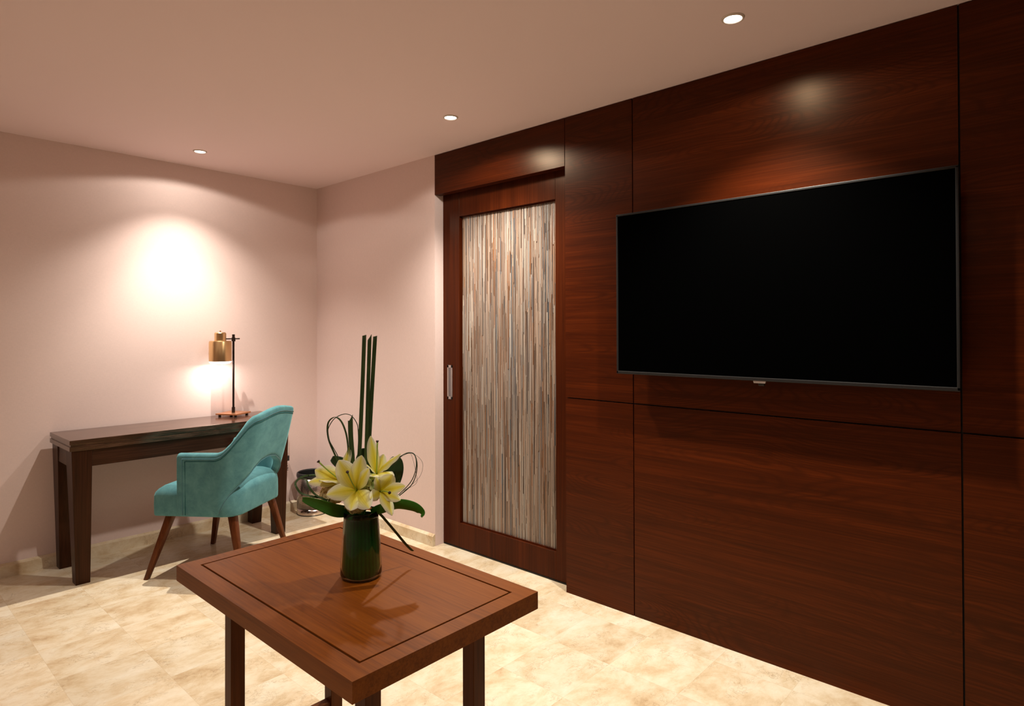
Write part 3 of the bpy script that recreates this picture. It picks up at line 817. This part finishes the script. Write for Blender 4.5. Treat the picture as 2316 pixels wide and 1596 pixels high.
# --- lilies
q = NT('lily_petal')
tc = q.n('ShaderNodeTexCoord'); sp = q.n('ShaderNodeSeparateXYZ'); q.l(tc.outputs['UV'], sp.inputs[0])
mid = q.math('MULTIPLY', q.math('ABSOLUTE', q.math('SUBTRACT', sp.outputs[0], 0.5)), 2.0)
f_ = q.math('ADD', q.math('MULTIPLY', mid, 0.62), q.math('MULTIPLY', sp.outputs[1], 0.52))
r_ = q.ramp([(0.0, (0.62, 0.70, 0.05, 1)), (0.22, (0.95, 0.80, 0.04, 1)), (0.46, (0.95, 0.87, 0.18, 1)), (0.72, (0.94, 0.91, 0.56, 1)), (1.0, (0.88, 0.84, 0.70, 1))], f_)
rb_ = q.ramp([(0.0, (1, 1, 1, 1)), (0.10, (0, 0, 0, 1))], mid)
c_ = q.mix(q.math('MULTIPLY', q.math('MULTIPLY', rb_.outputs[0], 0.30), q.math('SUBTRACT', 1.0, sp.outputs[1])), r_.outputs[0], (0.45, 0.55, 0.08, 1))
q.color(c_); q.set(Roughness=0.5, Specular_IOR_Level=0.35, Subsurface_Weight=0.15, Subsurface_Radius=(0.01, 0.008, 0.004), Subsurface_Scale=0.5)
st = q.math('SINE', q.math('MULTIPLY', sp.outputs[0], 60.0)); q.bump(st, 0.12, 0.001)
q.translucent(0.40)
M['petal'] = q.m
M['pistil'] = plain('lily_pistil', (0.35, 0.50, 0.08, 1), 0.45)
M['stigma'] = plain('lily_stigma', (0.035, 0.012, 0.008, 1), 0.5)
M['stem'] = plain('flower_stem', (0.05, 0.16, 0.03, 1), 0.5)
def lily(label, c, axis, tips, pist):
    c = B(*c); ax = (ER*axis[0]+EF*axis[1]+Vector((0, 0, axis[2]))).normalized()
    root = thing('lily', c-ax*0.030, label=label, cat='flower', group='yellow lilies in the glass vase')
    inv = Matrix.Translation(root.location).inverted()
    for k, (tp, wd_, bend, tw) in enumerate(tips):
        tip = B(*tp)
        o0 = c-ax*0.026
        d_ = tip-o0; outw = (d_-ax*d_.dot(ax))
        L = d_.length
        c1 = o0+ax*(0.30*L)+outw*0.06
        c2 = o0+ax*max(0.0, d_.dot(ax))*0.62+ax*bend*L+outw*0.70
        pts = [bez((o0, c1, c2, tip), i/18) for i in range(19)]
        side = ax.cross(outw).normalized()
        wf = lambda t, w=wd_*1.38: w*max(0.02, (math.sin(PI*min(1, (0.10+0.90*t)**1.12))**0.72)*(0.45+0.55*smooth01(t*2.0)) if t < 0.999 else 0.0)
        m = MB(); ribbon(m, pts, wf, side, cup=0.26, m_=13, twist=tw, wave=0.09)
        o = m.obj('petal', M['petal'], root, smooth=True, fixn=False); o.matrix_parent_inverse = inv
        solid(o, 0.0007)
        subsurf(o, 1)
    pe = B(*pist); pts = [bez((c-ax*0.02, c+ax*0.02, pe), i/10) for i in range(11)]
    m = MB(); m.tube(pts, [0.0016]*9+[0.0019, 0.0024], 8); pi2 = m.obj('pistil', M['pistil'], root, smooth=True); pi2.matrix_parent_inverse = inv
    dd = (pts[-1]-pts[-3]).normalized()
    m = MB(); m.tube([pts[-1], pts[-1]+dd*0.0035, pts[-1]+dd*0.0050], [0.0020, 0.0042, 0.0036], 6); m.obj('stigma', M['stigma'], pi2, smooth=True)
    m = MB(); e = B(0, 0, 0.135); s0 = c-ax*0.022; m.tube([bez((s0, s0-ax*0.03, e+Vector((0, 0, 0.03)), e+(s0-e)*Vector((0.2, 0.2, 0)).length*0.0), i/10) for i in range(11)], 0.0028, 8)
    o = m.obj('stem', M['stem'], root, smooth=True); o.matrix_parent_inverse = inv
    return root
lily('big yellow and cream lily facing forward in the middle of the bouquet', (-0.0030, -0.0500, 0.2365), (0, -0.85, 0.42),
     [((-0.0409, -0.0600, 0.3089), 0.02, 0.16, 0), ((0.0147, -0.0550, 0.3197), 0.0155, 0.16, 0.3), ((0.0363, -0.0680, 0.2908), 0.0115, 0.14, 0), ((-0.0670, -0.0750, 0.2269), 0.0165, 0.2, 0), ((-0.0037, -0.0900, 0.1922), 0.018, 0.2, 0), ((0.0418, -0.0880, 0.1969), 0.0185, 0.2, -0.1)],
     (-0.0066, -0.1050, 0.2877))
lily('yellow lily at the lower right of the bouquet above the right broad leaf', (0.0630, -0.0350, 0.2259), (0.45, -0.75, 0.25),
     [((0.0873, -0.0400, 0.2691), 0.0165, 0.16, 0), ((0.1213, -0.0450, 0.2415), 0.0105, 0.14, 0), ((0.1118, -0.0600, 0.2094), 0.0105, 0.14, 0), ((0.0920, -0.0650, 0.1728), 0.011, 0.26, 0), ((0.0389, -0.0750, 0.2180), 0.011, 0.14, 0), ((0.0475, -0.0500, 0.2649), 0.0095, 0.2, 0.3)],
     (0.0887, -0.0850, 0.2350))
lily('upright yellow lily at the top right of the bouquet with a dark-tipped pistil', (0.0400, 0.0000, 0.2758), (0.1, -0.3, 0.92),
     [((0.0230, 0.0050, 0.3576), 0.0125, 0.08, 0), ((0.0509, 0.0350, 0.3050), 0.012, 0.12, 0), ((0.1015, 0.0050, 0.3120), 0.012, 0.1, 0), ((0.0120, -0.0300, 0.2958), 0.0085, 0.2, 0), ((0.0898, -0.0300, 0.2578), 0.015, 0.3, 0), ((0.0376, -0.0400, 0.2626), 0.0115, 0.16, 0)],
     (0.0438, -0.0100, 0.3428))
lily('pale cream lily on the left of the bouquet facing left', (-0.0573, -0.0050, 0.2501), (-0.5, -0.62, 0.5),
     [((-0.0303, 0.0000, 0.3303), 0.0125, 0.05, 0.2), ((-0.1156, -0.0100, 0.2739), 0.0185, 0.16, 0), ((-0.1292, -0.0200, 0.2427), 0.0125, 0.3, 0), ((-0.0920, -0.0500, 0.2565), 0.0165, 0.18, 0), ((-0.0434, -0.0350, 0.2926), 0.0165, 0.12, 0), ((-0.0730, -0.0400, 0.2253), 0.0135, 0.18, 0)],
     (-0.0982, -0.0300, 0.2972))

# --- hydrangea heads: many small four-petalled florets
def hydra(label, centre, rad, n, col1, col2, seed):
    q = NT('hydrangea_floret'); oi = q.noise(q.coords('Object'), 40.0, 3)
    rr_ = q.ramp([(0.35, col1), (0.65, col2)], oi.outputs['Fac']); q.color(rr_.outputs[0]); q.set(Roughness=0.6, Specular_IOR_Level=0.2, Subsurface_Weight=0.25, Subsurface_Radius=(0.01, 0.008, 0.004), Subsurface_Scale=0.6); q.translucent(0.35)
    rs_ = random.Random(seed); c = B(*centre)
    root = thing('hydrangea', c, label=label, cat='flower')
    m = MB()
    for i in range(n):
        zz = 1-2*(i+0.5)/n; a = i*2.39996; s_ = math.sqrt(1-zz*zz)
        nrm = Vector((s_*math.cos(a), s_*math.sin(a), zz)); p_ = nrm*rad*rs_.uniform(0.80, 1.10)
        nrm = (nrm+Vector((rs_.uniform(-.35, .35), rs_.uniform(-.35, .35), rs_.uniform(-.2, .5)))).normalized()
        p_ = Vector((p_.x, p_.y, p_.z*0.85))
        t1 = nrm.orthogonal().normalized(); t1.rotate(Quaternion(nrm, rs_.random()*6)); t2 = nrm.cross(t1)
        for k in range(4):
            d_ = t1*math.cos(k*PI/2)+t2*math.sin(k*PI/2); e_2 = nrm.cross(d_); L = rs_.uniform(0.0085, 0.0120)
            P = []
            for ii in range(5):
                t = ii/4; w_ = L*0.50*math.sin(PI*(0.10+0.76*t**0.8))**0.8
                P.append([p_+d_*(L*t)+e_2*(w_*jj)+nrm*(0.0035*math.sin(t*2.0)+0.0018*abs(jj)*(1-0.5*t)) for jj in (-1, -0.4, 0.4, 1)])
            m.grid(P)
    o = m.obj('floret_cluster', q.m, root, smooth=True, fixn=False)
    m = MB(); m.lathe([(0, -rad*0.6), (rad*0.6, -rad*0.3), (rad*0.75, 0), (rad*0.55, rad*0.4), (0, rad*0.55)], (0, 0, 0), 20)
    m.obj('flower_core', M['leaf_dark'], root, smooth=True)
hydra('green hydrangea cluster between the middle and right lilies', (0.0234, -0.0120, 0.2380), 0.024, 60, (0.42, 0.52, 0.16, 1), (0.7, 0.74, 0.38, 1), 1)
hydra('beige hydrangea cluster under the left lily', (-0.0746, 0.0080, 0.2106), 0.027, 75, (0.8, 0.6, 0.3, 1), (0.9, 0.8, 0.52, 1), 2)
hydra('pale hydrangea cluster low over the vase mouth', (-0.0085, -0.0150, 0.1896), 0.021, 55, (0.66, 0.62, 0.26, 1), (0.88, 0.82, 0.5, 1), 3)

# --- broad leaves
def broad(label, P, hw, side, mat, cup=0.15, tipf=0.5, twist=0.0):
    pts = catmull([B(*p_) for p_ in P], 8)
    s_ = ER*side[0]+EF*side[1]+Vector((0, 0, side[2]))
    m = MB(); ribbon(m, pts, lambda t: hw*max(0.03, math.sin(PI*(0.08+0.90*t**0.9))**tipf), s_, cup=cup, m_=13, twist=twist)
    o = m.obj('broad_leaf', M[mat], None, smooth=True, fixn=False, origin=pts[0], label=label, cat='leaf', group='broad green leaves around the lilies')
    solid(o, 0.0008); return o
broad('bright green broad leaf reaching left over the vase rim', [(-0.0281, -0.0000, 0.1628), (-0.0559, -0.0300, 0.1772), (-0.0918, -0.0400, 0.1934), (-0.1388, -0.0350, 0.2065)], 0.0185, (0.1, -0.35, 0.95), 'leaf', 0.15, 0.42)
broad('green broad leaf reaching right with its tip curling down', [(0.0263, -0.0000, 0.1627), (0.0588, -0.0200, 0.1762), (0.0979, -0.0200, 0.1862), (0.1333, -0.0100, 0.1777), (0.1528, -0.0050, 0.1638), (0.1543, -0.0000, 0.1499)], 0.0165, (0.1, -0.45, 0.85), 'leaf', 0.25, 0.55)
broad('dark rounded leaf standing behind the right lilies', [(0.0539, 0.0200, 0.1888), (0.0651, 0.0450, 0.2285), (0.0749, 0.0550, 0.2612), (0.0799, 0.0600, 0.2917)], 0.0265, (0.95, 0.2, 0.1), 'leaf_dark', 0.12, 0.35)
broad('dark leaf upright behind the three tall blades', [(-0.0012, 0.0200, 0.1890), (-0.0001, 0.0450, 0.2403), (0.0011, 0.0500, 0.2858), (0.0011, 0.0500, 0.3173)], 0.0300, (1.0, 0.1, -0.15), 'leaf_dark', 0.12, 0.4)
broad('dark leaf folded behind the left lily', [(-0.0172, 0.0200, 0.2119), (-0.0337, 0.0350, 0.2486), (-0.0561, 0.0450, 0.2730), (-0.0887, 0.0450, 0.2918)], 0.0200, (0.75, 0.1, 0.6), 'leaf_dark', 0.12, 0.4)

# --- tall flat blades
def blade(label, P, hw, cut=0.5, side=(1, 0, 0), mat='blade', nm='flat_blade', grp='flat green blades in the vase', tw=0.0):
    pts = catmull([B(*p_) for p_ in P], 8)
    s_ = ER*side[0]+EF*side[1]+Vector((0, 0, side[2]))
    rows = []; n = len(pts); m = MB()
    for i, p_ in enumerate(pts):
        t = i/(n-1); tan = (pts[min(i+1, n-1)]-pts[max(i-1, 0)]).normalized(); sd = (s_-tan*s_.dot(tan)).normalized()
        if tw: sd = Quaternion(tan, tw*t) @ sd
        nn = sd.cross(tan).normalized()
        row = []
        for j in range(7):
            a = 2*j/6-1
            row.append(p_+sd*hw*a*(1 if t > 0.1 else 0.75+2.5*t)+nn*hw*0.55*(abs(a))+(tan*hw*cut*a if i == n-1 else Vector()))
        rows.append(row)
    m.grid(rows, uv=True)
    o = m.obj(nm, M[mat], None, smooth=True, fixn=False, origin=pts[0], label=label, cat='leaf', group=grp)
    solid(o, 0.0008); return o
blade('leftmost of the three tall flat green blades', [(-0.0147, 0.0100, 0.2031), (-0.0072, 0.0120, 0.3040), (0.0004, 0.0140, 0.4763), (0.0052, 0.0160, 0.6160)], 0.0050, 0.3)
blade('middle one of the three tall flat green blades', [(0.0011, 0.0200, 0.2004), (0.0076, 0.0220, 0.2916), (0.0130, 0.0240, 0.4753), (0.0167, 0.0260, 0.6112)], 0.0048, 1.6)
blade('rightmost of the three tall flat green blades', [(0.0034, 0.0300, 0.1978), (0.0127, 0.0300, 0.3130), (0.0220, 0.0300, 0.4747), (0.0302, 0.0300, 0.6134)], 0.0050, 0.3)
blade('short slanted-tip green blade left of the tall ones', [(-0.0190, -0.0000, 0.2171), (-0.0213, -0.0000, 0.2929), (-0.0263, 0.0020, 0.3583), (-0.0279, 0.0040, 0.4023)], 0.0062, 1.6)
blade('slender green blade trailing down over the table edge', [(0.0342, -0.0050, 0.1731), (0.0512, 0.0000, 0.1536), (0.0795, 0.0300, 0.1043), (0.1043, 0.0600, 0.0582), (0.1183, 0.0750, 0.0364)], 0.0038, 1.0, nm='trailing_blade')

# --- looped grass strands
def loop(label, P, r, flat=None, mat='grass'):
    pts = catmull([B(*p_) for p_ in P], 10); m = MB()
    if flat: ribbon(m, pts, lambda t: flat, EF*0.5+ER*0.9, cup=0.3, m_=5)
    else: m.tube(pts, r, 6)
    o = m.obj('grass_loop', M[mat] if not flat else M['blade'], None, smooth=True, fixn=not flat, origin=pts[0], label=label, cat='grass', group='looped grass strands in the bouquet')
    if flat: solid(o, 0.0006)
    return o
loop('wider grass strand looped up on the left of the bouquet', [(-0.0501, 0.0100, 0.2601), (-0.0667, 0.0100, 0.3004), (-0.0866, 0.0100, 0.3491), (-0.0879, 0.0100, 0.3890), (-0.0683, -0.0000, 0.4068), (-0.0507, -0.0000, 0.3950), (-0.0375, 0.0000, 0.3598), (-0.0315, -0.0000, 0.3077), (-0.0303, -0.0000, 0.2737)], 0, 0.0022)
loop('thin grass strand looped over to the tall blades on the left', [(-0.0440, 0.0000, 0.2624), (-0.0598, 0.0000, 0.3066), (-0.0874, 0.0050, 0.3579), (-0.0778, 0.0100, 0.3936), (-0.0548, 0.0150, 0.4104), (-0.0325, 0.0150, 0.4099), (-0.0158, 0.0100, 0.3934), (-0.0101, 0.0100, 0.3706), (-0.0090, 0.0100, 0.3056)], 0.0011, None)
loop('dark grass strand forming the right-hand loop nearest the lilies', [(0.0716, 0.0000, 0.1886), (0.0943, 0.0000, 0.2055), (0.1277, 0.0000, 0.2405), (0.1409, 0.0000, 0.2755), (0.1371, 0.0100, 0.3041), (0.1209, 0.0150, 0.3122), (0.0999, 0.0200, 0.3021), (0.0792, 0.0200, 0.2781)], 0.0011, None)
loop('dark grass strand crossing along the right-hand loop', [(0.0742, 0.0100, 0.1858), (0.0970, 0.0100, 0.2028), (0.1301, 0.0100, 0.2335), (0.1422, 0.0100, 0.2756), (0.1348, 0.0100, 0.3086), (0.1154, 0.0100, 0.3110), (0.0926, 0.0100, 0.2985), (0.0766, 0.0100, 0.2803)], 0.0012, None)
loop('hair-thin strand inside the right-hand loop', [(0.0811, 0.0100, 0.1892), (0.1016, 0.0100, 0.2119), (0.1393, 0.0100, 0.2334), (0.1393, 0.0100, 0.2596), (0.1291, 0.0100, 0.3029), (0.1200, 0.0100, 0.3109), (0.0983, 0.0100, 0.3007)], 0.0004, None)
loop('hair-thin strand on the outside of the right-hand loop', [(0.0852, 0.0000, 0.1897), (0.1056, -0.0000, 0.2122), (0.1476, 0.0000, 0.2495), (0.1584, -0.0000, 0.2800), (0.1522, 0.0000, 0.2981), (0.1364, 0.0000, 0.3106), (0.1171, -0.0000, 0.3152)], 0.0004, None)
loop('wider grass strand curling round on the lower left', [(-0.0784, -0.0100, 0.1973), (-0.0982, -0.0200, 0.2057), (-0.1204, -0.0300, 0.2121), (-0.1441, -0.0300, 0.2196), (-0.1568, -0.0300, 0.2374), (-0.1606, -0.0200, 0.2450), (-0.1517, -0.0100, 0.2538), (-0.1369, -0.0000, 0.2570), (-0.1174, 0.0100, 0.2558)], 0, 0.0026)
loop('inner grass strand curling down on the lower left', [(-0.0755, -0.0200, 0.1978), (-0.0915, -0.0300, 0.2066), (-0.1096, -0.0300, 0.2173), (-0.1249, -0.0300, 0.2362), (-0.1337, -0.0200, 0.2494), (-0.1472, -0.0100, 0.2504), (-0.1641, 0.0000, 0.2458)], 0, 0.0024)
